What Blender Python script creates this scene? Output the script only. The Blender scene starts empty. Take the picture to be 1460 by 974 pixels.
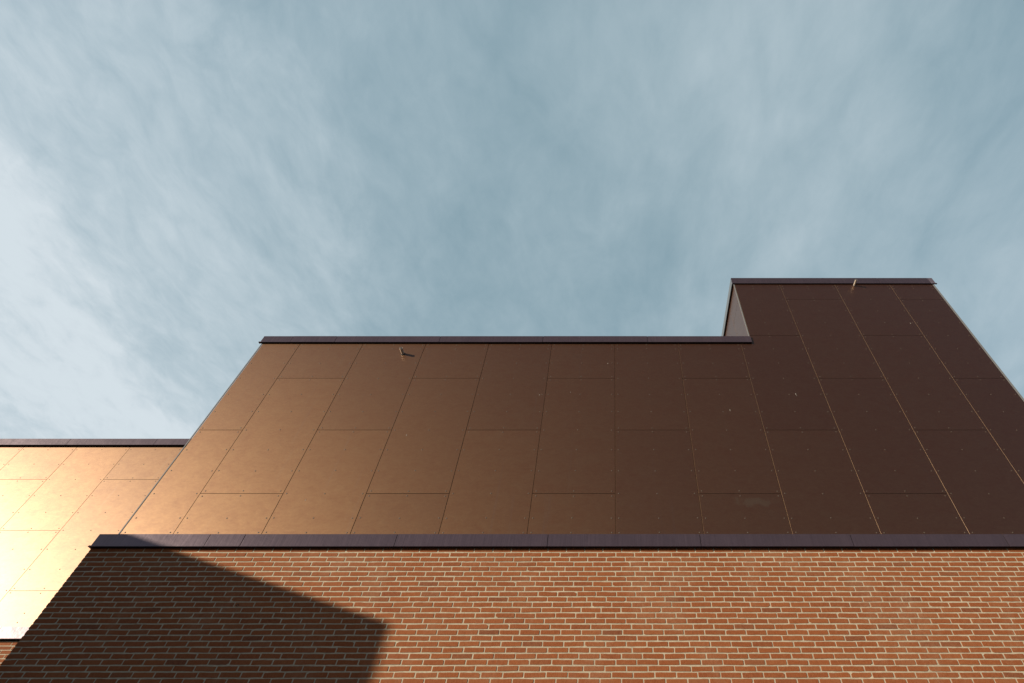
import bpy, bmesh, math, random
import numpy as np
from mathutils import Vector

random.seed(7)
rng = np.random.default_rng(11)
scene = bpy.context.scene
COL = scene.collection
R = math.radians
EYE = 1.6                                   # height of the camera above the ground; heights below are metres above the ground

# ------------------------------------------------------------------ camera
cd = bpy.data.cameras.new("camera")
cam = bpy.data.objects.new("camera", cd)
COL.objects.link(cam)
cam.location = (0, 0, EYE)
cam.rotation_euler = (R(90 + 50.0), 0, 0)
cd.sensor_fit = 'HORIZONTAL'
cd.sensor_width = 36.0
cd.lens = 790.7 / 1460 * 36
cd.shift_x = (730 - 874.4) / 1460
cd.clip_start = 0.05
cd.clip_end = 5000
scene.camera = cam

# ------------------------------------------------------------------ light
SUN = Vector((1.0, 0.68, -0.297)).normalized()       # direction the light travels
SUN_EL = math.asin(-SUN.z)
SUN_AZ = math.atan2(-SUN.x, -SUN.y)                  # clockwise from +Y
sl = bpy.data.lights.new("sun", 'SUN')
sl.energy = 4.6
sl.angle = R(0.53)
sl.color = (1.0, 0.905, 0.74)
sun = bpy.data.objects.new("sun", sl)
COL.objects.link(sun)
sun.rotation_euler = SUN.to_track_quat('-Z', 'Y').to_euler()

vs = scene.view_settings
vs.view_transform = 'Standard'
vs.look = 'None'
vs.gamma = 1.0
vs.use_curve_mapping = False
vs.exposure = 0.35

world = bpy.data.worlds.new("World")
scene.world = world
world.use_nodes = True
nt = world.node_tree
nt.nodes.clear()


class NT:
    """small helper to wire node trees"""
    def __init__(self, tree):
        self.t = tree

    def n(self, kind, **kw):
        nd = self.t.nodes.new(kind)
        for k, v in kw.items():
            if k.startswith('i_'):
                nd.inputs[k[2:].replace('_', ' ')].default_value = v
            else:
                setattr(nd, k, v)
        return nd

    def l(self, a, b):
        self.t.links.new(a, b)

    def math(self, op, a, b=None, c=None, clamp=False):
        nd = self.t.nodes.new('ShaderNodeMath')
        nd.operation = op
        nd.use_clamp = clamp
        for i, v in enumerate((a, b, c)):
            if v is None:
                continue
            if isinstance(v, (int, float)):
                nd.inputs[i].default_value = v
            else:
                self.l(v, nd.inputs[i])
        return nd.outputs[0]

    def mapr(self, v, a, b, c, d, smooth=False):
        nd = self.t.nodes.new('ShaderNodeMapRange')
        if smooth:
            nd.interpolation_type = 'SMOOTHSTEP'
        self.l(v, nd.inputs[0])
        for i, x in enumerate((a, b, c, d)):
            nd.inputs[i + 1].default_value = x
        return nd.outputs[0]

    def mix(self, fac, a, b, mode='MIX'):
        nd = self.t.nodes.new('ShaderNodeMix')
        nd.data_type = 'RGBA'
        nd.blend_type = mode
        for sock, v in ((nd.inputs[0], fac), (nd.inputs[6], a), (nd.inputs[7], b)):
            if isinstance(v, (int, float)):
                sock.default_value = v
            elif isinstance(v, (tuple, list)):
                sock.default_value = tuple(v) + ((1,) if len(v) == 3 else ())
            else:
                self.l(v, sock)
        return nd.outputs[2]

    def noise(self, vec, scale, detail=4, rough=0.5, dist=0.0, lac=2.0):
        nd = self.t.nodes.new('ShaderNodeTexNoise')
        self.l(vec, nd.inputs['Vector'])
        nd.inputs['Scale'].default_value = scale
        nd.inputs['Detail'].default_value = detail
        nd.inputs['Roughness'].default_value = rough
        nd.inputs['Distortion'].default_value = dist
        nd.inputs['Lacunarity'].default_value = lac
        return nd

    def mapping(self, vec, loc=(0, 0, 0), rot=(0, 0, 0), scale=(1, 1, 1)):
        nd = self.t.nodes.new('ShaderNodeMapping')
        self.l(vec, nd.inputs['Vector'])
        nd.inputs['Location'].default_value = loc
        nd.inputs['Rotation'].default_value = rot
        nd.inputs['Scale'].default_value = scale
        return nd.outputs[0]


w = NT(nt)
sky = w.n('ShaderNodeTexSky', sky_type='NISHITA', sun_disc=False)
sky.sun_elevation = SUN_EL
sky.sun_rotation = SUN_AZ
sky.altitude = 50
sky.air_density = 1.0
sky.dust_density = 0.7
sky.ozone_density = 1.0
tc = w.n('ShaderNodeTexCoord')
sep = w.n('ShaderNodeSeparateXYZ')
w.l(tc.outputs['Generated'], sep.inputs[0])
zc = w.math('MAXIMUM', sep.outputs[2], 0.06)
px = w.math('DIVIDE', sep.outputs[0], zc)
py = w.math('DIVIDE', sep.outputs[1], zc)
cmb = w.n('ShaderNodeCombineXYZ')
w.l(px, cmb.inputs[0])
w.l(py, cmb.inputs[1])
P = cmb.outputs[0]                                   # position on the flat cloud layer
wob = w.noise(P, 1.3, 3, 0.5)
wv = w.n('ShaderNodeVectorMath', operation='MULTIPLY_ADD')
w.l(wob.outputs['Color'], wv.inputs[0])
wv.inputs[1].default_value = (0.22, 0.16, 0)
w.l(P, wv.inputs[2])
PW = wv.outputs[0]
big = w.noise(w.mapping(P, loc=(3.1, 0.4, 0), rot=(0, 0, R(12)), scale=(1.0, 0.45, 1)), 0.9, 3, 0.5, 0.4).outputs[0]
streak = w.noise(w.mapping(PW, loc=(0.7, 2.1, 0), rot=(0, 0, R(24)), scale=(1.45, 0.95, 1)), 1.35, 10, 0.56, 0.55).outputs[0]
fine = w.noise(w.mapping(PW, loc=(5.7, 1.1, 0), rot=(0, 0, R(-40)), scale=(1.5, 1.0, 1)), 5.0, 8, 0.58, 0.7).outputs[0]
bank = w.mapr(px, 0.3, -1.7, 0.0, 1.0, True)         # the cloud sheet thickens towards the west
cov = w.math('ADD', w.math('MULTIPLY', big, 0.50), w.math('MULTIPLY', streak, 0.60))
cov = w.math('ADD', cov, w.math('MULTIPLY', fine, 0.22))
edge_n = w.noise(w.mapping(P, loc=(1.3, 0.2, 0), scale=(1.6, 1.0, 1)), 2.2, 7, 0.62, 0.6).outputs[0]
edge_x = w.math('ADD', px, w.math('MULTIPLY', w.math('SUBTRACT', edge_n, 0.5), 0.75))
edge1 = w.mapr(edge_x, -0.52, -0.72, 0.0, 1.0, True)   # ragged eastern edges of two sheets of cirrus
edge2 = w.mapr(edge_x, -1.02, -1.25, 0.0, 1.0, True)
diag = w.noise(w.mapping(PW, loc=(2.2, 4.4, 0), rot=(0, 0, R(-36)), scale=(2.2, 0.55, 1)), 1.1, 6, 0.55, 0.3).outputs[0]
east = w.mapr(px, -0.3, 0.2, 0.0, 1.0, True)
cov = w.math('ADD', cov, w.math('MULTIPLY', w.math('MULTIPLY', w.math('SUBTRACT', diag, 0.5), east), 0.55))
curd = w.noise(w.mapping(PW, loc=(9.1, 3.3, 0), rot=(0, 0, R(35)), scale=(1.5, 0.9, 1)), 15.0, 5, 0.62, 0.4).outputs[0]
cov = w.math('ADD', cov, w.math('MULTIPLY', w.math('SUBTRACT', curd, 0.5), w.mapr(bank, 0, 1, 0.10, 0.40)))
cov = w.math('ADD', cov, w.math('MULTIPLY', bank, 0.16))
cov = w.math('ADD', cov, w.math('ADD', w.math('MULTIPLY', edge1, 0.15), w.math('MULTIPLY', edge2, 0.15)))
north = w.mapr(py, -0.45, 0.20, 0.0, 1.0, True)      # the veil stops overhead; the southern sky is clear
fac = w.math('MULTIPLY', w.mapr(cov, 0.45, 1.20, 0.54, 0.97), w.mapr(north, 0, 1, 0.10, 1.0))
low = w.mapr(sep.outputs[2], 0.10, 0.30, 0.0, 1.0, True)   # far towards the horizon the veil blends to even haze
fac = w.math('ADD', w.math('MULTIPLY', fac, low), w.math('MULTIPLY', w.math('SUBTRACT', 1.0, low), 0.35))
cov = w.math('ADD', w.math('MULTIPLY', cov, low), w.math('MULTIPLY', w.math('SUBTRACT', 1.0, low), 0.85))
cloud_col = w.mix(w.mapr(cov, 0.50, 1.15, 0, 1), (5.8, 8.7, 9.8), (10.7, 12.0, 12.8))
tint = w.mix(1.0, sky.outputs[0], (0.82, 0.94, 1.20), 'MULTIPLY')
skyc = w.mix(fac, tint, cloud_col)
bg = w.n('ShaderNodeBackground')
w.l(skyc, bg.inputs[0])
bg.inputs[1].default_value = 0.05
wo = w.n('ShaderNodeOutputWorld')
w.l(bg.outputs[0], wo.inputs[0])


# ------------------------------------------------------------------ materials
def new_mat(name):
    m = bpy.data.materials.new(name)
    m.use_nodes = True
    m.node_tree.nodes.clear()
    h = NT(m.node_tree)
    out = h.n('ShaderNodeOutputMaterial')
    bs = h.n('ShaderNodeBsdfPrincipled')
    h.l(bs.outputs[0], out.inputs[0])
    tcn = h.n('ShaderNodeTexCoord')
    return m, h, bs, tcn.outputs['Object'], out


def bump(h, bs, height, strength, dist):
    b = h.n('ShaderNodeBump')
    b.inputs['Strength'].default_value = strength
    b.inputs['Distance'].default_value = dist
    h.l(height, b.inputs['Height'])
    h.l(b.outputs[0], bs.inputs['Normal'])


def panel_material():
    m, h, bs, oc, out = new_mat("bronze_fibre_board")
    oi = h.n('ShaderNodeObjectInfo')
    off = h.n('ShaderNodeVectorMath', operation='MULTIPLY_ADD')
    cx = h.n('ShaderNodeCombineXYZ')
    for i in range(3):
        h.l(oi.outputs['Random'], cx.inputs[i])
    h.l(cx.outputs[0], off.inputs[0])
    off.inputs[1].default_value = (37, 11, 53)
    h.l(oc, off.inputs[2])
    v = off.outputs[0]
    blotch = h.noise(h.mapping(v, scale=(1, 1, 1.5)), 4.2, 6, 0.62, 0.6).outputs[0]
    cloudy = h.noise(h.mapping(v, scale=(1, 1, 2.2)), 14, 5, 0.65, 0.3).outputs[0]
    fibre = h.noise(h.mapping(v, scale=(40, 40, 170)), 1.0, 3, 0.6).outputs[0]
    grain = h.noise(v, 160, 2, 0.6).outputs[0]
    t = h.math('ADD', h.math('MULTIPLY', blotch, 0.5), h.math('MULTIPLY', cloudy, 0.5))
    c = h.mix(h.mapr(t, 0.34, 0.66, 0, 1), (0.150, 0.065, 0.0185), (0.198, 0.099, 0.033))
    var = h.mapr(oi.outputs['Random'], 0, 1, 0.93, 1.07)
    g = h.math('MULTIPLY', var, h.mapr(fibre, 0.3, 0.7, 0.93, 1.07))
    g = h.math('MULTIPLY', g, h.mapr(grain, 0.3, 0.7, 0.92, 1.08))
    mul = h.n('ShaderNodeVectorMath', operation='SCALE')
    h.l(c, mul.inputs[0])
    h.l(g, mul.inputs[3])
    # a dried whitish wash mark on one board
    sepn = h.n('ShaderNodeSeparateXYZ')
    h.l(oc, sepn.inputs[0])
    dx = h.math('DIVIDE', h.math('SUBTRACT', sepn.outputs[0], 2.02), 0.30)
    dz = h.math('DIVIDE', h.math('SUBTRACT', sepn.outputs[2], 6.20), 0.085)
    dd = h.math('SQRT', h.math('ADD', h.math('MULTIPLY', dx, dx), h.math('MULTIPLY', dz, dz)))
    sm = h.math('ADD', dd, h.mapr(h.noise(oc, 6, 4, 0.6, 1.0).outputs[0], 0.3, 0.7, -0.55, 0.55))
    smear = h.mapr(sm, 1.1, 0.5, 0, 1, True)
    streakz = h.noise(h.mapping(v, scale=(14, 14, 0.5)), 1.0, 4, 0.6).outputs[0]
    stk = h.mapr(streakz, 0.62, 0.78, 0.0, 0.16)
    col = h.mix(stk, mul.outputs[0], (0.16, 0.12, 0.09))
    h.l(col, bs.inputs['Base Color'])
    bs.inputs['Metallic'].default_value = 1.0
    h.l(h.mapr(t, 0.3, 0.7, 0.52, 0.46), bs.inputs['Roughness'])
    bs.inputs['Coat Weight'].default_value = 1.0
    bs.inputs['Coat Roughness'].default_value = 0.38
    bs.inputs['Coat IOR'].default_value = 1.48
    hh = h.math('ADD', h.math('MULTIPLY', blotch, 1.0), h.math('MULTIPLY', cloudy, 0.12))
    b = h.n('ShaderNodeBump')
    b.inputs['Strength'].default_value = 0.3
    b.inputs['Distance'].default_value = 0.0025
    h.l(hh, b.inputs['Height'])
    h.l(b.outputs[0], bs.inputs['Normal'])
    df = h.n('ShaderNodeBsdfDiffuse')
    dc = h.mix(smear, (0.088, 0.017, 0.026), (0.105, 0.066, 0.062))
    h.l(dc, df.inputs[0])
    mx = h.n('ShaderNodeMixShader')
    h.l(h.mapr(smear, 0, 1, 0.14, 0.19), mx.inputs[0])
    h.l(bs.outputs[0], mx.inputs[1])
    h.l(df.outputs[0], mx.inputs[2])
    h.l(mx.outputs[0], out.inputs[0])
    return m


def simple(name, col, rough=0.5, metal=0.0, var=0.1, scale=30, bmp=0.0):
    m, h, bs, oc, out = new_mat(name)
    nz = h.noise(oc, scale, 5, 0.6).outputs[0]
    lo = tuple(c * (1 - var) for c in col)
    hi = tuple(c * (1 + var) for c in col)
    h.l(h.mix(h.mapr(nz, 0.3, 0.7, 0, 1), lo, hi), bs.inputs['Base Color'])
    bs.inputs['Roughness'].default_value = rough
    bs.inputs['Metallic'].default_value = metal
    if bmp:
        bump(h, bs, nz, 0.5, bmp)
    return m


def coping_material(name, col, rough):
    m, h, bs, oc, out = new_mat(name)
    br = h.noise(h.mapping(oc, scale=(130, 130, 2.5)), 1.0, 3, 0.6).outputs[0]
    bl = h.noise(oc, 3.0, 4, 0.6).outputs[0]
    oi = h.n('ShaderNodeObjectInfo')
    k = h.math('MULTIPLY', h.mapr(br, 0.3, 0.7, 0.86, 1.14), h.mapr(bl, 0.3, 0.7, 0.93, 1.07))
    k = h.math('MULTIPLY', k, h.mapr(oi.outputs['Random'], 0, 1, 0.93, 1.07))
    mul = h.n('ShaderNodeVectorMath', operation='SCALE')
    mul.inputs[0].default_value = col
    h.l(k, mul.inputs[3])
    h.l(mul.outputs[0], bs.inputs['Base Color'])
    bs.inputs['Metallic'].default_value = 0.5
    bs.inputs['Specular IOR Level'].default_value = 0.25
    bs.inputs['Coat Weight'].default_value = 0.3
    bs.inputs['Coat Roughness'].default_value = 0.15
    h.l(h.mapr(br, 0.3, 0.7, rough - 0.03, rough + 0.03), bs.inputs['Roughness'])
    bump(h, bs, bl, 0.4, 0.010)
    return m


def brick_material():
    m, h, bs, oc, out = new_mat("red_brick")
    g = h.n('ShaderNodeNewGeometry')
    rnd = g.outputs['Random Per Island']
    ramp = h.n('ShaderNodeValToRGB')
    h.l(rnd, ramp.inputs[0])
    cr = ramp.color_ramp
    cols = [(0.0, (0.214, 0.058, 0.019)), (0.12, (0.240, 0.066, 0.020)), (0.5, (0.254, 0.071, 0.022)),
            (0.85, (0.272, 0.080, 0.025)), (0.95, (0.254, 0.085, 0.033)), (1.0, (0.175, 0.052, 0.021))]
    cr.elements[0].position, cr.elements[0].color = cols[0][0], cols[0][1] + (1,)
    cr.elements[1].position, cr.elements[1].color = cols[-1][0], cols[-1][1] + (1,)
    for p_, c_ in cols[1:-1]:
        e = cr.elements.new(p_)
        e.color = c_ + (1,)
    n1 = h.noise(oc, 38, 5, 0.65, 0.4).outputs[0]
    n2 = h.noise(h.mapping(oc, scale=(150, 150, 30)), 1.0, 3, 0.6).outputs[0]
    n3 = h.noise(oc, 320, 2, 0.6).outputs[0]
    wash = h.noise(h.mapping(oc, scale=(1.0, 1.0, 0.55)), 2.3, 5, 0.62, 0.5).outputs[0]
    c = h.mix(h.mapr(n1, 0.42, 0.75, 0, 0.55), ramp.outputs[0], (0.30, 0.120, 0.048))
    k = h.math('MULTIPLY', h.mapr(n2, 0.3, 0.7, 0.86, 1.12), h.mapr(n3, 0.3, 0.7, 0.88, 1.12))
    mul = h.n('ShaderNodeVectorMath', operation='SCALE')
    h.l(c, mul.inputs[0])
    h.l(k, mul.inputs[3])
    dust = h.math('MULTIPLY', h.mapr(wash, 0.47, 0.72, 0, 0.30, True), h.mapr(n1, 0.3, 0.7, 0.3, 1.0))
    c = h.mix(dust, mul.outputs[0], (0.36, 0.21, 0.125))
    pits = h.mapr(h.noise(oc, 75, 2, 0.5).outputs[0], 0.70, 0.76, 0, 0.55)
    c = h.mix(pits, c, (0.07, 0.03, 0.02))
    h.l(c, bs.inputs['Base Color'])
    bs.inputs['Roughness'].default_value = 0.9
    bs.inputs['Specular IOR Level'].default_value = 0.25
    hh = h.math('ADD', n2, h.math('MULTIPLY', n3, 0.6))
    hh = h.math('ADD', hh, h.math('MULTIPLY', n1, 0.8))
    bump(h, bs, hh, 0.55, 0.0022)
    return m


def mortar_material():
    m, h, bs, oc, out = new_mat("lime_mortar")
    n1 = h.noise(oc, 24, 5, 0.65).outputs[0]
    n2 = h.noise(oc, 260, 3, 0.65).outputs[0]
    big = h.noise(oc, 1.6, 4, 0.6).outputs[0]
    c = h.mix(h.mapr(n1, 0.3, 0.7, 0, 1), (0.37, 0.305, 0.215), (0.52, 0.434, 0.312))
    k = h.math('MULTIPLY', h.mapr(n2, 0.3, 0.7, 0.84, 1.14), h.mapr(big, 0.3, 0.7, 0.90, 1.08))
    mul = h.n('ShaderNodeVectorMath', operation='SCALE')
    h.l(c, mul.inputs[0])
    h.l(k, mul.inputs[3])
    h.l(mul.outputs[0], bs.inputs['Base Color'])
    bs.inputs['Roughness'].default_value = 0.95
    bs.inputs['Specular IOR Level'].default_value = 0.2
    bump(h, bs, h.math('ADD', n1, n2), 0.6, 0.0025)
    return m


M_PANEL = panel_material()
M_EDGE = simple("raw_board_edge", (0.085, 0.070, 0.052), 0.85, 0, 0.15, 60)
M_SCREW = simple("screw_head", (0.085, 0.060, 0.042), 0.6, 0.0, 0.1, 200)
M_COPING = coping_material("plum_brown_metal", (0.098, 0.067, 0.076), 0.31)
M_CAP = coping_material("pale_plum_metal", (0.19, 0.148, 0.168), 0.42)
M_SHADE_SPLICE = simple("shade_and_splice_black", (0.006, 0.006, 0.007), 0.9, 0, 0.1, 200)  # near-black: paints the shade under the copings, also colours the splice plates
M_TRIM = simple("grey_aluminium", (0.16, 0.157, 0.155), 0.7, 0.0, 0.08, 40)
M_SKY_SHEEN = simple("sky_sheen_coping_metal", (0.17, 0.175, 0.18), 0.4, 0.3, 0.06, 30)  # coping metal with its grazing sky reflection put into a paler grey
M_CORE = simple("dark_wall_membrane", (0.026, 0.024, 0.022), 0.9, 0, 0.1, 20)
M_BRICK = brick_material()
M_MORTAR = mortar_material()
M_PIPE = simple("brown_steel_pipe", (0.62, 0.54, 0.45), 0.35, 0.35, 0.1, 50)
M_BLACK = simple("dark_hollow", (0.004, 0.004, 0.004), 0.95, 0, 0.1, 50)
M_ROOF = simple("roofing_felt", (0.09, 0.09, 0.09), 0.95, 0, 0.2, 8, 0.004)
M_DROP = simple("dried_dropping", (0.34, 0.31, 0.27), 0.8, 0, 0.1, 200)
M_GLASS = simple("dark_window_glass", (0.02, 0.025, 0.03), 0.08, 0, 0.1, 5)
M_FRAME = simple("grey_window_frame", (0.09, 0.09, 0.09), 0.5, 0.2, 0.1, 30)


# ------------------------------------------------------------------ mesh helpers
def link(name, me, mats, parent=None):
    for m in (mats if isinstance(mats, (list, tuple)) else [mats]):
        me.materials.append(m)
    o = bpy.data.objects.new(name, me)
    COL.objects.link(o)
    if parent is not None:
        o.parent = parent
    return o


def empty(name, parent=None):
    o = bpy.data.objects.new(name, None)
    o.empty_display_size = 0.3
    COL.objects.link(o)
    if parent is not None:
        o.parent = parent
    return o


class Frame:
    """a wall plane: u runs along the wall, n is how far out of the wall, z is height"""
    def __init__(self, origin, u, n):
        self.o, self.u, self.n = Vector(origin), Vector(u), Vector(n)
        self.flip = self.u.cross(Vector((0, 0, 1))).dot(self.n) < 0

    def p(self, u, n, z):
        return self.o + self.u * u + self.n * n + Vector((0, 0, z))


def from_pydata(verts, faces, mat_idx=None, smooth=False):
    me = bpy.data.meshes.new("mesh")
    me.from_pydata([tuple(v) for v in verts], [], faces)
    if mat_idx:
        me.polygons.foreach_set('material_index', mat_idx)
    if smooth:
        me.polygons.foreach_set('use_smooth', [True] * len(me.polygons))
    bm = bmesh.new()
    bm.from_mesh(me)
    bmesh.ops.recalc_face_normals(bm, faces=bm.faces)
    bm.to_mesh(me)
    bm.free()
    me.update()
    return me


def box_data(fr, u0, u1, n0, n1, z0, z1, V, F):
    b = len(V)
    for u, n, z in ((u0, n0, z0), (u1, n0, z0), (u1, n1, z0), (u0, n1, z0),
                    (u0, n0, z1), (u1, n0, z1), (u1, n1, z1), (u0, n1, z1)):
        V.append(fr.p(u, n, z))
    for f in ((0, 3, 2, 1), (4, 5, 6, 7), (0, 1, 5, 4), (1, 2, 6, 5), (2, 3, 7, 6), (3, 0, 4, 7)):
        F.append(tuple(b + i for i in f))


WORLD = Frame((0, 0, 0), (1, 0, 0), (0, 1, 0))


def box(name, x0, x1, y0, y1, z0, z1, mat, parent=None):
    V, F = [], []
    box_data(WORLD, x0, x1, y0, y1, z0, z1, V, F)
    return link(name, from_pydata(V, F), mat, parent)


def prism_along_u(fr, prof, u0, u1, V, F):
    """prof: list of (n, z) swept from u0 to u1"""
    b, k = len(V), len(prof)
    for u in (u0, u1):
        for n, z in prof:
            V.append(fr.p(u, n, z))
    for i in range(k):
        j = (i + 1) % k
        F.append((b + i, b + j, b + k + j, b + k + i))
    F.append(tuple(b + i for i in range(k))[::-1])
    F.append(tuple(b + k + i for i in range(k)))


GAP = 0.0065
THICK = 0.010


def cladding_panel(parent, fr, poly, screws, specks=()):
    """one fibre board: polygon in (u, z), its face at n = 0, its screws a child"""
    V, F, MI = [], [], []
    k = len(poly)
    bev = 0.0012
    cu = sum(p[0] for p in poly) / k
    cz = sum(p[1] for p in poly) / k
    sh = []
    for (u, z) in poly:
        sh.append((u - math.copysign(bev, u - cu), z - math.copysign(bev, z - cz)))
    tilt = random.uniform(-0.0006, 0.0006)
    for (u, z) in sh:
        V.append(fr.p(u, tilt, z))
    for (u, z) in poly:
        V.append(fr.p(u, tilt - bev, z))
    for (u, z) in poly:
        V.append(fr.p(u, tilt - THICK, z))
    F.append(tuple(range(k)))
    MI.append(0)
    for i in range(k):
        j = (i + 1) % k
        F.append((i, j, k + j, k + i))
        MI.append(0)
        F.append((k + i, k + j, 2 * k + j, 2 * k + i))
        MI.append(1)
    F.append(tuple(2 * k + i for i in range(k))[::-1])
    MI.append(1)
    for (u, z, ru, rz) in specks:
        b = len(V)
        m = 10
        for i in range(m):
            a = 2 * math.pi * i / m
            r = random.uniform(0.75, 1.2)
            V.append(fr.p(u + ru * 0.7 * r * math.cos(a), tilt + 0.0004, z + rz * 0.7 * r * math.sin(a)))
        V.append(fr.p(u, tilt + 0.003, z))
        for i in range(m):
            F.append((b + i, b + (i + 1) % m, b + m))
            MI.append(2)
    for (u, z) in screws:
        b = len(V)
        r, m = 0.0105, 8
        u += random.uniform(-0.004, 0.004)
        z += random.uniform(-0.004, 0.004)
        for rr, hh in ((r, 0.0002 + tilt), (r * 0.92, 0.0022 + tilt), (r * 0.5, 0.0038 + tilt)):
            for i in range(m):
                a = 2 * math.pi * i / m
                V.append(fr.p(u + rr * math.cos(a), hh, z + rr * math.sin(a)))
        for q in range(2):
            for i in range(m):
                j = (i + 1) % m
                F.append((b + q * m + i, b + q * m + j, b + (q + 1) * m + j, b + (q + 1) * m + i))
        F.append(tuple(b + 2 * m + i for i in range(m)))
        MI += [3] * (2 * m + 1)
    return link("cladding_panel", from_pydata(V, F, MI), [M_PANEL, M_EDGE, M_DROP, M_SCREW], parent)


H0 = 5.927 + EYE                            # a board joint; joints repeat every STEP, alternate columns are half a board apart
STEP = 1.2


def seam(j, base=H0):
    return base + j * STEP


def clad(parent, fr, edges, z_bot, z_top, parity, base=H0, specks=(), special=None):
    """fill a wall with staggered boards; edges = u of the vertical joints, parity(i) says which seams column i has"""
    for i in range(len(edges) - 1):
        u0, u1 = edges[i] + GAP / 2, edges[i + 1] - GAP / 2
        zt = z_top(i) if callable(z_top) else z_top
        cuts = [seam(j, base) for j in range(-12, 12) if (j - parity(i)) % 2 == 0 and z_bot + 0.02 < seam(j, base) < zt - 0.02]
        lev = [z_bot] + cuts + [zt]
        for q in range(len(lev) - 1):
            z0 = lev[q] + (0.0026 if q else 0)
            z1 = lev[q + 1] - (0.0026 if q < len(lev) - 2 else 0)
            rows = []
            for r in range(-40, 40):
                z = base + r * STEP / 3
                if z0 - 0.01 <= z <= z1 + 0.01:
                    z = min(max(z, z0 + 0.040), z1 - 0.040)
                    rows.append(z)
            if q == 0:
                rows.append(max(z_bot + 0.04, fr_bottom_row.get(id(fr), z_bot + 0.04)))
            if q == len(lev) - 2:
                rows.append(zt - 0.115)
            wd = u1 - u0
            cols = [u0 + 0.050, u1 - 0.050]
            if wd > 0.85:
                cols.insert(1, (u0 + u1) / 2)
            scr = [(u, z) for z in rows for u in cols]
            sp = [s for s in specks if u0 < s[0] < u1 and z0 < s[1] < z1]
            poly = [(u0, z0), (u1, z0), (u1, z1), (u0, z1)]
            if special:
                r = special(i, q, u0, u1, z0, z1)
                if r is not None:
                    poly, keep = r
                    scr = [s for s in scr if keep(*s)]
            cladding_panel(parent, fr, poly, scr, sp)


fr_bottom_row = {}


def coping(parent, fr, breaks, n_fascia, n_lip, zb, zt, n_back, shade_n=None, top_rise=-0.02, end_lip=(False, False),
           gap=0.008, caps=(), metal=None):
    """a pressed metal coping in pieces; n is measured outwards"""
    part = empty("parapet_coping", parent)
    prof = [(n_fascia, zt), (n_fascia, zb + 0.014), (n_lip, zb + 0.003), (n_lip, zb), (n_fascia - 0.008, zb + 0.007),
            (n_back, zb + 0.007), (n_back, zt + top_rise)]
    for i in range(len(breaks) - 1):
        V, F = [], []
        u0 = breaks[i] + (gap / 2 if i else 0)
        u1 = breaks[i + 1] - (gap / 2 if i < len(breaks) - 2 else 0)
        dn = random.uniform(-0.0012, 0.0012)
        pr = [(n + dn if k < 4 else n, z) for k, (n, z) in enumerate(prof)]
        prism_along_u(fr, pr, u0, u1, V, F)
        if i == 0 and end_lip[0]:
            b = len(V)
            for n in (n_lip, n_back):
                for du, z in ((0.0, zb + 0.001), (-0.024, zb + 0.001), (0.0, zb + 0.018)):
                    V.append(fr.p(u0 + du - 0.0005, n, z))
            F += [(b, b + 1, b + 2), (b + 3, b + 5, b + 4), (b, b + 3, b + 4, b + 1), (b + 1, b + 4, b + 5, b + 2), (b + 2, b + 5, b + 3, b)]
        if i == len(breaks) - 2 and end_lip[1]:
            b = len(V)
            for n in (n_lip, n_back):
                for du, z in ((0.0, zb + 0.001), (0.024, zb + 0.001), (0.0, zb + 0.018)):
                    V.append(fr.p(u1 + du + 0.0005, n, z))
            F += [(b, b + 1, b + 2), (b + 3, b + 5, b + 4), (b, b + 3, b + 4, b + 1), (b + 1, b + 4, b + 5, b + 2), (b + 2, b + 5, b + 3, b)]
        nf = len(F)
        if i < len(breaks) - 2:                 # lapped splice plate showing in the joint
            box_data(fr, u1 - 0.03, u1 + 0.03, n_fascia - 0.014, n_fascia - 0.005, zb + 0.02, zt - 0.006, V, F)
        mi = [0] * nf + [1] * (len(F) - nf)
        mat = M_CAP if i in caps else (metal or M_COPING)
        o = link("coping_piece", from_pydata(V, F, mi), [mat, M_SHADE_SPLICE], part)
        if i in caps:
            o["label"] = "paler corner cap at the end of the tower coping"
    if shade_n:
        V, F = [], []
        box_data(fr, breaks[0] + 0.012, breaks[-1] - 0.012, shade_n, n_fascia - 0.012, zb + 0.0015, zb + 0.0045, V, F)
        link("soffit_shade_strip", from_pydata(V, F), M_SHADE_SPLICE, part)  # black strip painting in the shade on the coping's underside
    return part


# ------------------------------------------------------------------ brickwork: every brick modelled, mortar raked a few millimetres
PITCH, COURSE = 0.2397, 0.06422
JOINT = 0.0145


def brick_template():
    """front outline with worn corners, a small rounded arris, open back: (side index, position)"""
    pts = []
    c = 0.0045
    for sx, sz, order in ((1, -1, 0), (1, 1, 1), (-1, 1, 0), (-1, -1, 1)):
        a, b = (sx, sz), None
        p1 = (sx, sz, -c * sx, 0)
        p2 = (sx, sz, 0, -c * sz)
        pts += [p1, p2] if order == 0 else [p2, p1]
    return pts


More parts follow.
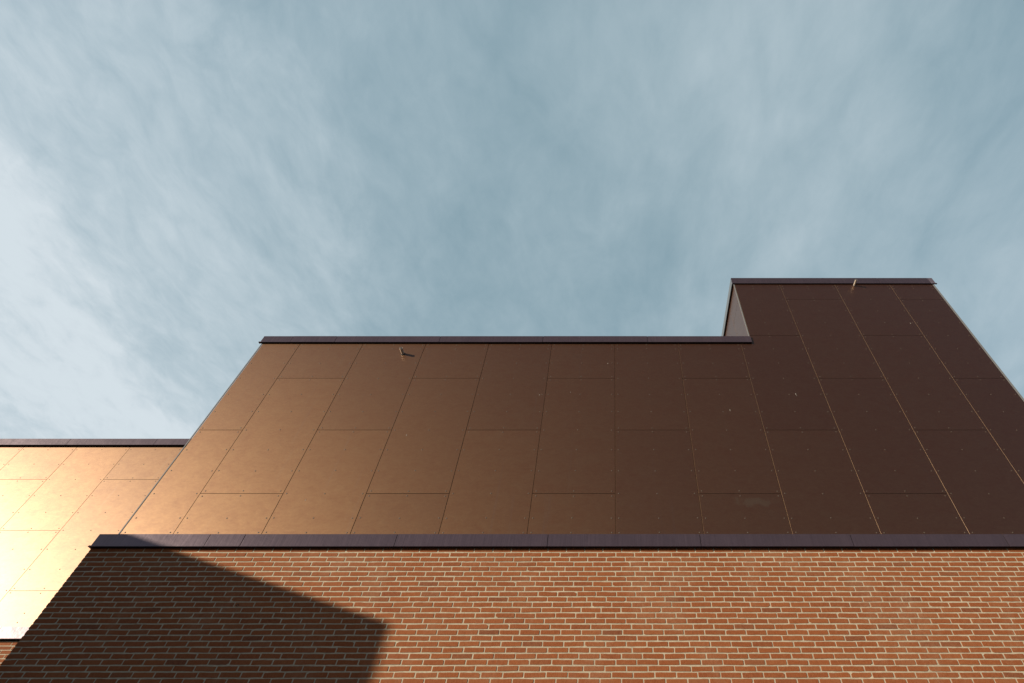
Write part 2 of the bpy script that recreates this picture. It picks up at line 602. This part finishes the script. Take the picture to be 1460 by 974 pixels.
def brick_wall(parent, fr, rows, length, u_lo, z_hi, depth=0.10, name="brick_wall", recess=0.0035):
    """rows: list of (z_centre, joint_u).  u_lo .. u_lo+length along fr.u"""
    tpl = brick_template()
    K = len(tpl)
    ext = [(0.33, 1), (0.33, -1), (-0.33, -1), (-0.33, 1)]
    V_all, F_all = [], []
    base = 0
    for z, ju in rows:
        k0 = math.floor((u_lo - ju) / PITCH)
        edges = [ju + PITCH * k for k in range(k0, k0 + int(length / PITCH) + 3)]
        edges = [u_lo] + [e for e in edges if u_lo + 0.045 < e < u_lo + length - 0.045] + [u_lo + length]
        e = np.array(edges)
        jit = rng.normal(0, 0.0024, len(e))
        jit[0] = jit[-1] = 0
        e = e + jit
        for i in range(len(e) - 1):
            jl = JOINT * rng.uniform(0.38, 0.60) if i else -rng.uniform(0, 0.003)
            jr = JOINT * rng.uniform(0.38, 0.60) if i < len(e) - 2 else -rng.uniform(0, 0.003)
            a, b = e[i] + jl, e[i + 1] - jr
            hz = (COURSE - JOINT) / 2
            zc = z + rng.normal(0, 0.0009)
            tl = rng.normal(0, 0.0010)
            cu, hu = (a + b) / 2, (b - a) / 2
            pu, pz = [], []
            worn = rng.random(4) < 0.03
            wsize = rng.uniform(1.6, 3.6, 4)
            for t, (sx, sz, ox, oz) in enumerate(tpl):
                corner = t // 2
                f = wsize[corner] if worn[corner] else rng.uniform(0.6, 1.3)
                if ox:
                    f *= 1.7 if worn[corner] else 1.0
                pu.append(cu + sx * hu + ox * f)
                pz.append(zc + sz * hz + oz * f + tl * sx)
            # extra points along the long edges keep the arrises wavy
            P2 = []
            order = []
            for t in range(K):
                P2.append((pu[t], pz[t]))
                nx = (t + 1) % K
                if abs(pu[nx] - pu[t]) > 0.07:
                    for s in (0.25, 0.5, 0.75):
                        P2.append((pu[t] + (pu[nx] - pu[t]) * s, pz[t] + (pz[nx] - pz[t]) * s + rng.normal(0, 0.0008)))
            P2 = np.array(P2)
            m = len(P2)
            P2 += rng.normal(0, 0.0005, P2.shape)
            n_face = float(np.clip(rng.normal(0, 0.0008), -0.0012, 0.0015))
            inner = P2 + (np.array([cu, zc]) - P2) * np.array([0.0022 / max(hu, 0.02), 0.0022 / hz])
            lay = [(inner, n_face), (P2, n_face - 0.0022), (P2, -0.03 if 0.03 < depth else -depth)]
            arr = np.zeros((3 * m, 3))
            for q, (pp, nn) in enumerate(lay):
                arr[q * m:(q + 1) * m, 0] = pp[:, 0]
                arr[q * m:(q + 1) * m, 1] = nn
                arr[q * m:(q + 1) * m, 2] = pp[:, 1]
            V_all.append(arr)
            idx = np.arange(m)
            F_all.append(tuple(base + idx))
            for q in range(2):
                for t in range(m):
                    t2 = (t + 1) % m
                    F_all.append((base + q * m + t, base + (q + 1) * m + t, base + (q + 1) * m + t2, base + q * m + t2))
            base += 3 * m
    A = np.concatenate(V_all)
    o_, u_, n_ = (np.array(v) for v in (fr.o, fr.u, fr.n))
    W = o_ + A[:, :1] * u_ + A[:, 1:2] * n_
    W[:, 2] += A[:, 2]
    me = bpy.data.meshes.new("bricks")
    if fr.flip:
        F_all = [tuple(reversed(f)) for f in F_all]
    me.from_pydata(W.tolist(), [], F_all)
    me.update()
    wall = link(name, me, M_BRICK, parent)
    V, F = [], []
    box_data(fr, u_lo + 0.004, u_lo + length - 0.004, -depth, -recess, 0.0, z_hi, V, F)
    link("mortar", from_pydata(V, F), M_MORTAR, wall)
    return wall


def rows_from(z_first, known, total, seed):
    r = random.Random(seed)
    rows = []
    prev = None
    for i in range(total):
        z = z_first - COURSE * i
        if z < 0.05:
            break
        if i < len(known):
            ju = known[i]
        else:
            ju = prev + PITCH * r.choice([0.3, 0.4, 0.55, 0.65, 0.72])
        rows.append((z, ju))
        prev = ju
    return rows


# ------------------------------------------------------------------ the ground
def ground_material():
    m, h, bs, oc, out = new_mat("asphalt")
    a = h.noise(oc, 0.35, 6, 0.6).outputs[0]
    b = h.noise(oc, 45, 3, 0.6).outputs[0]
    c = h.mix(h.mapr(a, 0.3, 0.7, 0, 1), (0.045, 0.045, 0.046), (0.070, 0.068, 0.065))
    c = h.mix(h.mapr(b, 0.55, 0.75, 0, 0.5), c, (0.12, 0.115, 0.11))
    h.l(c, bs.inputs['Base Color'])
    bs.inputs['Roughness'].default_value = 0.92
    bump(h, bs, b, 0.6, 0.004)
    return m


V, F = [], []
S = 1500
V = [(-S, -S, 0), (S, -S, 0), (S, S, 0), (-S, S, 0)]
g = link("ground", from_pydata(V, [(0, 1, 2, 3)]), ground_material())
g["kind"] = "structure"
V, F = [], []
box_data(WORLD, -7.6, 9.0, 4.6, 6.70, 0.0, 0.12, V, F)
pv = link("pavement", from_pydata(V, F), simple("concrete_paving", (0.27, 0.26, 0.245), 0.9, 0, 0.15, 3, 0.003))
pv["kind"] = "structure"

# ------------------------------------------------------------------ the front building
bld = empty("building")
bld["label"] = "dark brown panel-clad building with a taller stepped right block above a red brick base"
bld["category"] = "building"

PY = 6.834                                  # plane of the front boards
XL, XR = -6.71, 7.005                       # corners of the clad walls
TX = 2.63                                   # left corner of the taller block
BY = 6.735                                  # plane of the brickwork
BX0, BX1 = -6.832, 7.13
TOP = 8.065 + EYE
TTOP = 10.075 + EYE
BACK = 15.5

front = Frame((0, PY, 0), (1, 0, 0), (0, -1, 0))
left = Frame((XL, 0, 0), (0, 1, 0), (-1, 0, 0))
right = Frame((XR, 0, 0), (0, 1, 0), (1, 0, 0))
tside = Frame((TX, 0, 0), (0, 1, 0), (-1, 0, 0))
PB = 3.97 + EYE                             # bottom of the boards, behind the lower coping
for f in (front, left, right):
    fr_bottom_row[id(f)] = 4.105 + EYE

# brick base
KNOWN = [-1.569, -1.645, -1.767, -0.984, -0.856, -0.929, -0.799, -0.975, -0.856, -0.923, -0.807, -0.74, -0.865, -0.929,
         -0.811, -0.743, -0.852, -0.686, -0.808, -0.745, -0.868, -0.693, -0.812, -0.742, -0.629]
ZROW = 3.7933 + EYE
bfront = Frame((0, BY, 0), (1, 0, 0), (0, -1, 0))
bleft = Frame((BX0, 0, 0), (0, 1, 0), (-1, 0, 0))
bright = Frame((BX1, 0, 0), (0, 1, 0), (1, 0, 0))
brick_wall(bld, bfront, rows_from(ZROW, KNOWN, 90, 3), BX1 - BX0, BX0, 3.825 + EYE)
brick_wall(bld, bleft, rows_from(ZROW, [], 0, 4) or [(ZROW - COURSE * i, 7.0 + PITCH * random.choice((0.3, 0.45, 0.6, 0.75))) for i in range(82)],
           BACK - BY - 0.112, BY + 0.112, 3.825 + EYE)
brick_wall(bld, bright, [(ZROW - COURSE * i, 7.0 + PITCH * random.choice((0.3, 0.45, 0.6, 0.75))) for i in range(82)],
           BACK - BY - 0.112, BY + 0.112, 3.825 + EYE)

# dark structural wall behind the boards, one volume with a step
core = from_pydata(*(lambda V, F: (box_data(WORLD, XL + 0.035, TX + 0.3, PY + 0.035, BACK - 0.03, 3.0, TOP + 0.10, V, F),
                                   box_data(WORLD, TX + 0.035, XR - 0.035, PY + 0.0352, 11.3, 3.0, TTOP + 0.10, V, F),
                                   box_data(WORLD, TX + 0.3, XR - 0.036, 11.3, BACK - 0.031, 3.0, TOP + 0.10, V, F),
                                   (V, F))[-1])([], []))
link("structural_wall", core, M_CORE, bld)
box("inner_brick_wall", BX0 + 0.11, BX1 - 0.11, BY + 0.11, BACK, 0.0, 3.80 + EYE, M_MORTAR, bld)

# front boards
X0 = 0.030
fe = [XL + 0.022] + [X0 + STEP * k for k in range(-5, 6)] + [XR - 0.034]


def ftop(i):
    return TOP + 0.09 if fe[i] < TX - 0.3 else TTOP + 0.05


def fspecial(i, q, u0, u1, z0, z1):
    if u0 < TX < u1 and z1 > TOP + 0.12:    # the board that wraps the foot of the taller block
        zc, t = TOP + 0.09, TX + 0.022
        if z0 < zc:
            return [(u0, z0), (u1, z0), (u1, z1), (t, z1), (t, zc), (u0, zc)], (lambda u, z: u > t + 0.03 or z < zc - 0.1)
        return [(t, z0), (u1, z0), (u1, z1), (t, z1)], (lambda u, z: u > t + 0.02)
    return None


SPECKS = [(3.144, 6.735 + EYE, 0.008, 0.030), (3.150, 6.700 + EYE, 0.004, 0.012), (5.928, 8.711 + EYE, 0.009, 0.026),
          (-0.10, 7.52 + EYE, 0.006, 0.022), (-0.74, 6.78 + EYE, 0.007, 0.012), (-1.27, 6.72 + EYE, 0.004, 0.024),
          (-3.30, 5.82 + EYE, 0.010, 0.014), (1.95, 6.36 + EYE, 0.006, 0.03), (-4.4, 4.62 + EYE, 0.005, 0.03)]
# columns: index 0 is the leftmost narrow one (seam at H0)
clad(bld, front, fe, PB, ftop, lambda i: i % 2, specks=SPECKS, special=fspecial)
# left return, right return, side of the taller block
le = [PY + 0.022 + STEP * k for k in range(0, 8)]
clad(bld, left, [PY + 0.022] + [PY + 0.6 + STEP * k for k in range(0, 7)] + [BACK - 0.03], PB, TOP + 0.09, lambda i: i % 2)
clad(bld, right, [PY + 0.022] + [PY + 0.6 + STEP * k for k in range(0, 4)] + [11.3], PB, TTOP + 0.05, lambda i: i % 2)
clad(bld, tside, [PY + 0.022, 7.492] + [7.492 + STEP * k for k in range(1, 4)] + [11.3], TOP + 0.13, TTOP + 0.05, lambda i: 1 + i % 2)


# corner trims: slim aluminium angles
def corner_trim(parent, x, y, sx, z0, z1, w=0.014, proud=0.003):
    V, F = [], []
    x0, x1 = sorted((x, x - sx * w))
    box_data(WORLD, x0, x1, y - proud, y + 0.008, z0, z1, V, F)
    xs = sorted((x + sx * proud, x - sx * 0.006))
    box_data(WORLD, xs[0], xs[1], y - proud + 0.0005, y + w, z0 + 0.001, z1 - 0.001, V, F)
    return link("corner_trim", from_pydata(V, F), M_TRIM, parent)


corner_trim(bld, XL, PY, -1, PB, TOP + 0.05, w=0.013)
corner_trim(bld, TX, PY, -1, TOP + 0.19, TTOP + 0.02)
corner_trim(bld, XR, PY, 1, PB, TTOP + 0.02, w=0.026)

# copings
LB = 3.812 + EYE
coping(bld, front.__class__((0, PY, 0), (1, 0, 0), (0, -1, 0)),
       [-6.815, -5.341, -4.874, -2.862, -0.864, 1.146, 3.140, 5.165, 7.15],
       PY - 6.690, PY - 6.675, LB, 3.996 + EYE, -0.034, shade_n=PY - BY + 0.001, top_rise=0.03, end_lip=(True, True))
coping(bld, left, [PY + 0.04, 8.8, 10.8, 12.8, BACK], 0.105, 0.125, LB, 3.996 + EYE, -0.034, shade_n=0.123, top_rise=0.03)
coping(bld, right, [PY + 0.04, 8.8, 10.8, 12.8, BACK], 0.145, 0.165, LB, 3.996 + EYE, -0.034, shade_n=0.126, top_rise=0.03)
MB_ = 8.083 + EYE
coping(bld, front, [-6.735, -6.169, -5.321, -3.329, -1.351, 0.654, 2.648], PY - 6.804, PY - 6.792, MB_, 8.270 + EYE, -0.003,
       shade_n=0.002, top_rise=-0.005, end_lip=(True, False))
coping(bld, front, [-6.735, TX - 0.004], -0.0035, -0.0035, MB_ + 0.03, 8.264 + EYE, -0.40)
coping(bld, left, [PY + 0.42, 8.8, 10.8, 12.8, BACK], 0.025, 0.045, MB_, 8.270 + EYE, -0.40, shade_n=0.002)
TB = 10.087 + EYE
coping(bld, front, [2.600, 5.835, 6.945, 7.045], PY - 6.812, PY - 6.8055, TB, 10.304 + EYE, -0.003, shade_n=0.002, top_rise=-0.005,
       end_lip=(False, True), caps=(2,))
coping(bld, front, [2.64, 7.0], -0.0035, -0.0035, TB + 0.03, 10.297 + EYE, -0.40)
coping(bld, tside, [PY - 0.002, 8.8, 11.3], 0.030, 0.040, TB, 10.304 + EYE, -0.0038, shade_n=0.004, metal=M_SKY_SHEEN)
coping(bld, right, [PY + 0.42, 8.8, 11.3], 0.040, 0.060, TB, 10.304 + EYE, -0.40, shade_n=0.002)


# short overflow pipes sticking out of the boards
def overflow_pipe(x, z, length, r):
    V, F = [], []
    m = 20
    rings = [(r, 0.0), (r, length), (r * 0.82, length), (r * 0.82, 0.01)]
    for rr, n in rings:
        for i in range(m):
            a = 2 * math.pi * i / m
            V.append(front.p(x + rr * math.cos(a), n, z + rr * math.sin(a)))
    for q in range(3):
        for i in range(m):
            j = (i + 1) % m
            F.append((q * m + i, q * m + j, (q + 1) * m + j, (q + 1) * m + i))
    F.append(tuple(3 * m + i for i in range(m)))
    mi = [0] * (2 * m) + [1] * (m + 1)
    o = link("overflow_pipe", from_pydata(V, F, mi), [M_PIPE, M_BLACK], bld)
    V, F = [], []
    for rr, n in ((r * 1.45, 0.0008), (r * 1.45, 0.004), (r * 1.02, 0.006)):
        for i in range(m):
            a = 2 * math.pi * i / m
            V.append(front.p(x + rr * math.cos(a), n, z + rr * math.sin(a)))
    for q in range(2):
        for i in range(m):
            j = (i + 1) % m
            F.append((q * m + i, q * m + j, (q + 1) * m + j, (q + 1) * m + i))
    link("pipe_collar", from_pydata(V, F), M_CORE, o)
    return o


overflow_pipe(-3.928, 7.785 + EYE, 0.145, 0.027)
overflow_pipe(5.250, 10.040 + EYE, 0.150, 0.022)

# a drilled hole in the brickwork
V, F = [], []
m = 12
for rr, n in ((0.016, 0.0035), (0.011, 0.0035), (0.010, -0.002)):
    for i in range(m):
        a = 2 * math.pi * i / m
        V.append(bfront.p(-4.53 + rr * math.cos(a), n, 3.078 + EYE + rr * math.sin(a)))
for q in range(2):
    for i in range(m):
        j = (i + 1) % m
        F.append((q * m + i, q * m + j, (q + 1) * m + j, (q + 1) * m + i))
F.append(tuple(2 * m + i for i in range(m)))
link("drill_hole", from_pydata(V, F), M_BLACK, bld)

# ------------------------------------------------------------------ the set-back wing
wing = empty("building_wing")
wing["label"] = "pale golden panel-clad wing set back behind the left corner of the brick wall"
wing["category"] = "building wing"
WY = 9.84
WXL = -17.0
wfront = Frame((0, WY, 0), (1, 0, 0), (0, -1, 0))
wleft = Frame((WXL, 0, 0), (0, 1, 0), (-1, 0, 0))
WH0 = 5.957 + EYE
WTOP = 8.050 + EYE
WX1 = XL - 0.02
we = sorted([-10.86 + STEP * k for k in range(-5, 4)] + [WXL + 0.02])
we = [e for e in we if e < -7.3] + [WX1]
jb = we.index(min(we, key=lambda e: abs(e + 10.86)))
fr_bottom_row[id(wfront)] = 4.20 + EYE
clad(wing, wfront, we, 4.0 + EYE, WTOP + 0.09, lambda i: (i - jb + 1) % 2, base=WH0)
clad(wing, wleft, [WY + 0.02 + STEP * k for k in range(0, 5)] + [BACK], 4.0 + EYE, WTOP + 0.09, lambda i: i % 2, base=WH0)
V, F = [], []
box_data(WORLD, WXL + 0.035, WX1 - 0.002, WY + 0.035, BACK, 3.0, WTOP + 0.10, V, F)
link("structural_wall", from_pydata(V, F), M_CORE, wing)
WB = 9.735
wbf = Frame((0, WB, 0), (1, 0, 0), (0, -1, 0))
brick_wall(wing, wbf, [(3.815 + EYE - COURSE * i, -9.98 + PITCH * (0, 0.38, 0.75, 0.2, 0.55, 0.9)[i % 6] + random.uniform(-.02, .02)) for i in range(83)],
           BX0 - 0.003 - (WXL - 0.1), WXL - 0.1, 3.86 + EYE)
wbl = Frame((WXL - 0.1, 0, 0), (0, 1, 0), (-1, 0, 0))
brick_wall(wing, wbl, [(3.815 + EYE - COURSE * i, 10 + PITCH * random.random()) for i in range(83)], BACK - WB - 0.112, WB + 0.112, 3.86 + EYE)
box("inner_brick_wall", WXL + 0.01, BX0 - 0.02, WB + 0.11, BACK, 0.0, 3.84 + EYE, M_MORTAR, wing)
coping(wing, wfront, [-17.12, -16.3, -14.3, -12.3, -10.3, -8.3, BX0 - 0.004], WY - 9.68, WY - 9.66, 3.868 + EYE, 4.065 + EYE, -0.034,
       shade_n=WY - WB + 0.001, top_rise=0.03)
coping(wing, wfront, [-17.04, -16.31, -14.31, -12.31, -10.345, -8.37, WX1], WY - 9.79, WY - 9.776, 8.047 + EYE, 8.232 + EYE, -0.40, shade_n=0.002,
       end_lip=(True, False))
coping(wing, wleft, [WY + 0.42, 12, 14, BACK], 0.025, 0.045, 8.047 + EYE, 8.232 + EYE, -0.40, shade_n=0.002)
coping(wing, wleft, [WY + 0.04, 12, 14, BACK], 0.125, 0.145, 3.868 + EYE, 4.065 + EYE, -0.034, shade_n=0.106, top_rise=0.03)
corner_trim(wing, WXL, WY, -1, 4.0 + EYE, WTOP + 0.05)

# ------------------------------------------------------------------ the low building to the west whose corner shades the brick wall
nb = empty("building_annex")
nb["label"] = "low flat-roofed brick annex standing west of the brick wall, its corner shading it"
nb["category"] = "annex"
NX1, NY0 = -12.38, 0.098
NX0, NY1 = -17.2, 4.3
NZ = 5.77 + EYE


def tex_brick_material():
    m, h, bs, oc, out = new_mat("brickwork")
    bt = h.n('ShaderNodeTexBrick')
    sp = h.n('ShaderNodeSeparateXYZ')
    h.l(oc, sp.inputs[0])
    cb = h.n('ShaderNodeCombineXYZ')
    h.l(h.math('ADD', sp.outputs[0], sp.outputs[1]), cb.inputs[0])
    h.l(sp.outputs[2], cb.inputs[1])
    h.l(cb.outputs[0], bt.inputs['Vector'])
    bt.inputs['Color1'].default_value = (0.34, 0.11, 0.046, 1)
    bt.inputs['Color2'].default_value = (0.27, 0.085, 0.036, 1)
    bt.inputs['Mortar'].default_value = (0.46, 0.38, 0.27, 1)
    bt.inputs['Scale'].default_value = 1.0
    bt.inputs['Brick Width'].default_value = PITCH
    bt.inputs['Row Height'].default_value = COURSE
    bt.inputs['Mortar Size'].default_value = 0.006
    h.l(bt.outputs['Color'], bs.inputs['Base Color'])
    bs.inputs['Roughness'].default_value = 0.9
    b = h.n('ShaderNodeBump')
    b.inputs['Strength'].default_value = 0.5
    b.inputs['Distance'].default_value = 0.004
    b.invert = True
    h.l(bt.outputs['Fac'], b.inputs['Height'])
    h.l(b.outputs[0], bs.inputs['Normal'])
    return m


box("brick_wall", NX0, NX1, NY0, NY1, 0.0, NZ - 0.14, tex_brick_material(), nb)
V, F = [], []
for a in ((NX0 - 0.002, NX1 + 0.002, NY0 - 0.002, NY0 + 0.3), (NX0 - 0.002, NX1 + 0.002, NY1 - 0.3, NY1 + 0.002),
          (NX0 - 0.001, NX0 + 0.3, NY0 + 0.3, NY1 - 0.3), (NX1 - 0.3, NX1 + 0.001, NY0 + 0.3, NY1 - 0.3)):
    box_data(WORLD, *a, NZ - 0.14, NZ, V, F)
link("parapet_coping", from_pydata(V, F), M_COPING, nb)
box("roof", NX0 + 0.3, NX1 - 0.3, NY0 + 0.3, NY1 - 0.3, NZ - 0.14, NZ - 0.06, M_ROOF, nb)
for z0 in (1.0, 4.1):
    for y0 in (0.9, 2.6):
        fo = box("window", NX1 - 0.06, NX1 + 0.02, y0, y0 + 1.0, z0, z0 + 1.5, M_FRAME, nb)
        box("pane", NX1 + 0.02, NX1 + 0.024, y0 + 0.06, y0 + 0.94, z0 + 0.06, z0 + 1.44, M_GLASS, fo)
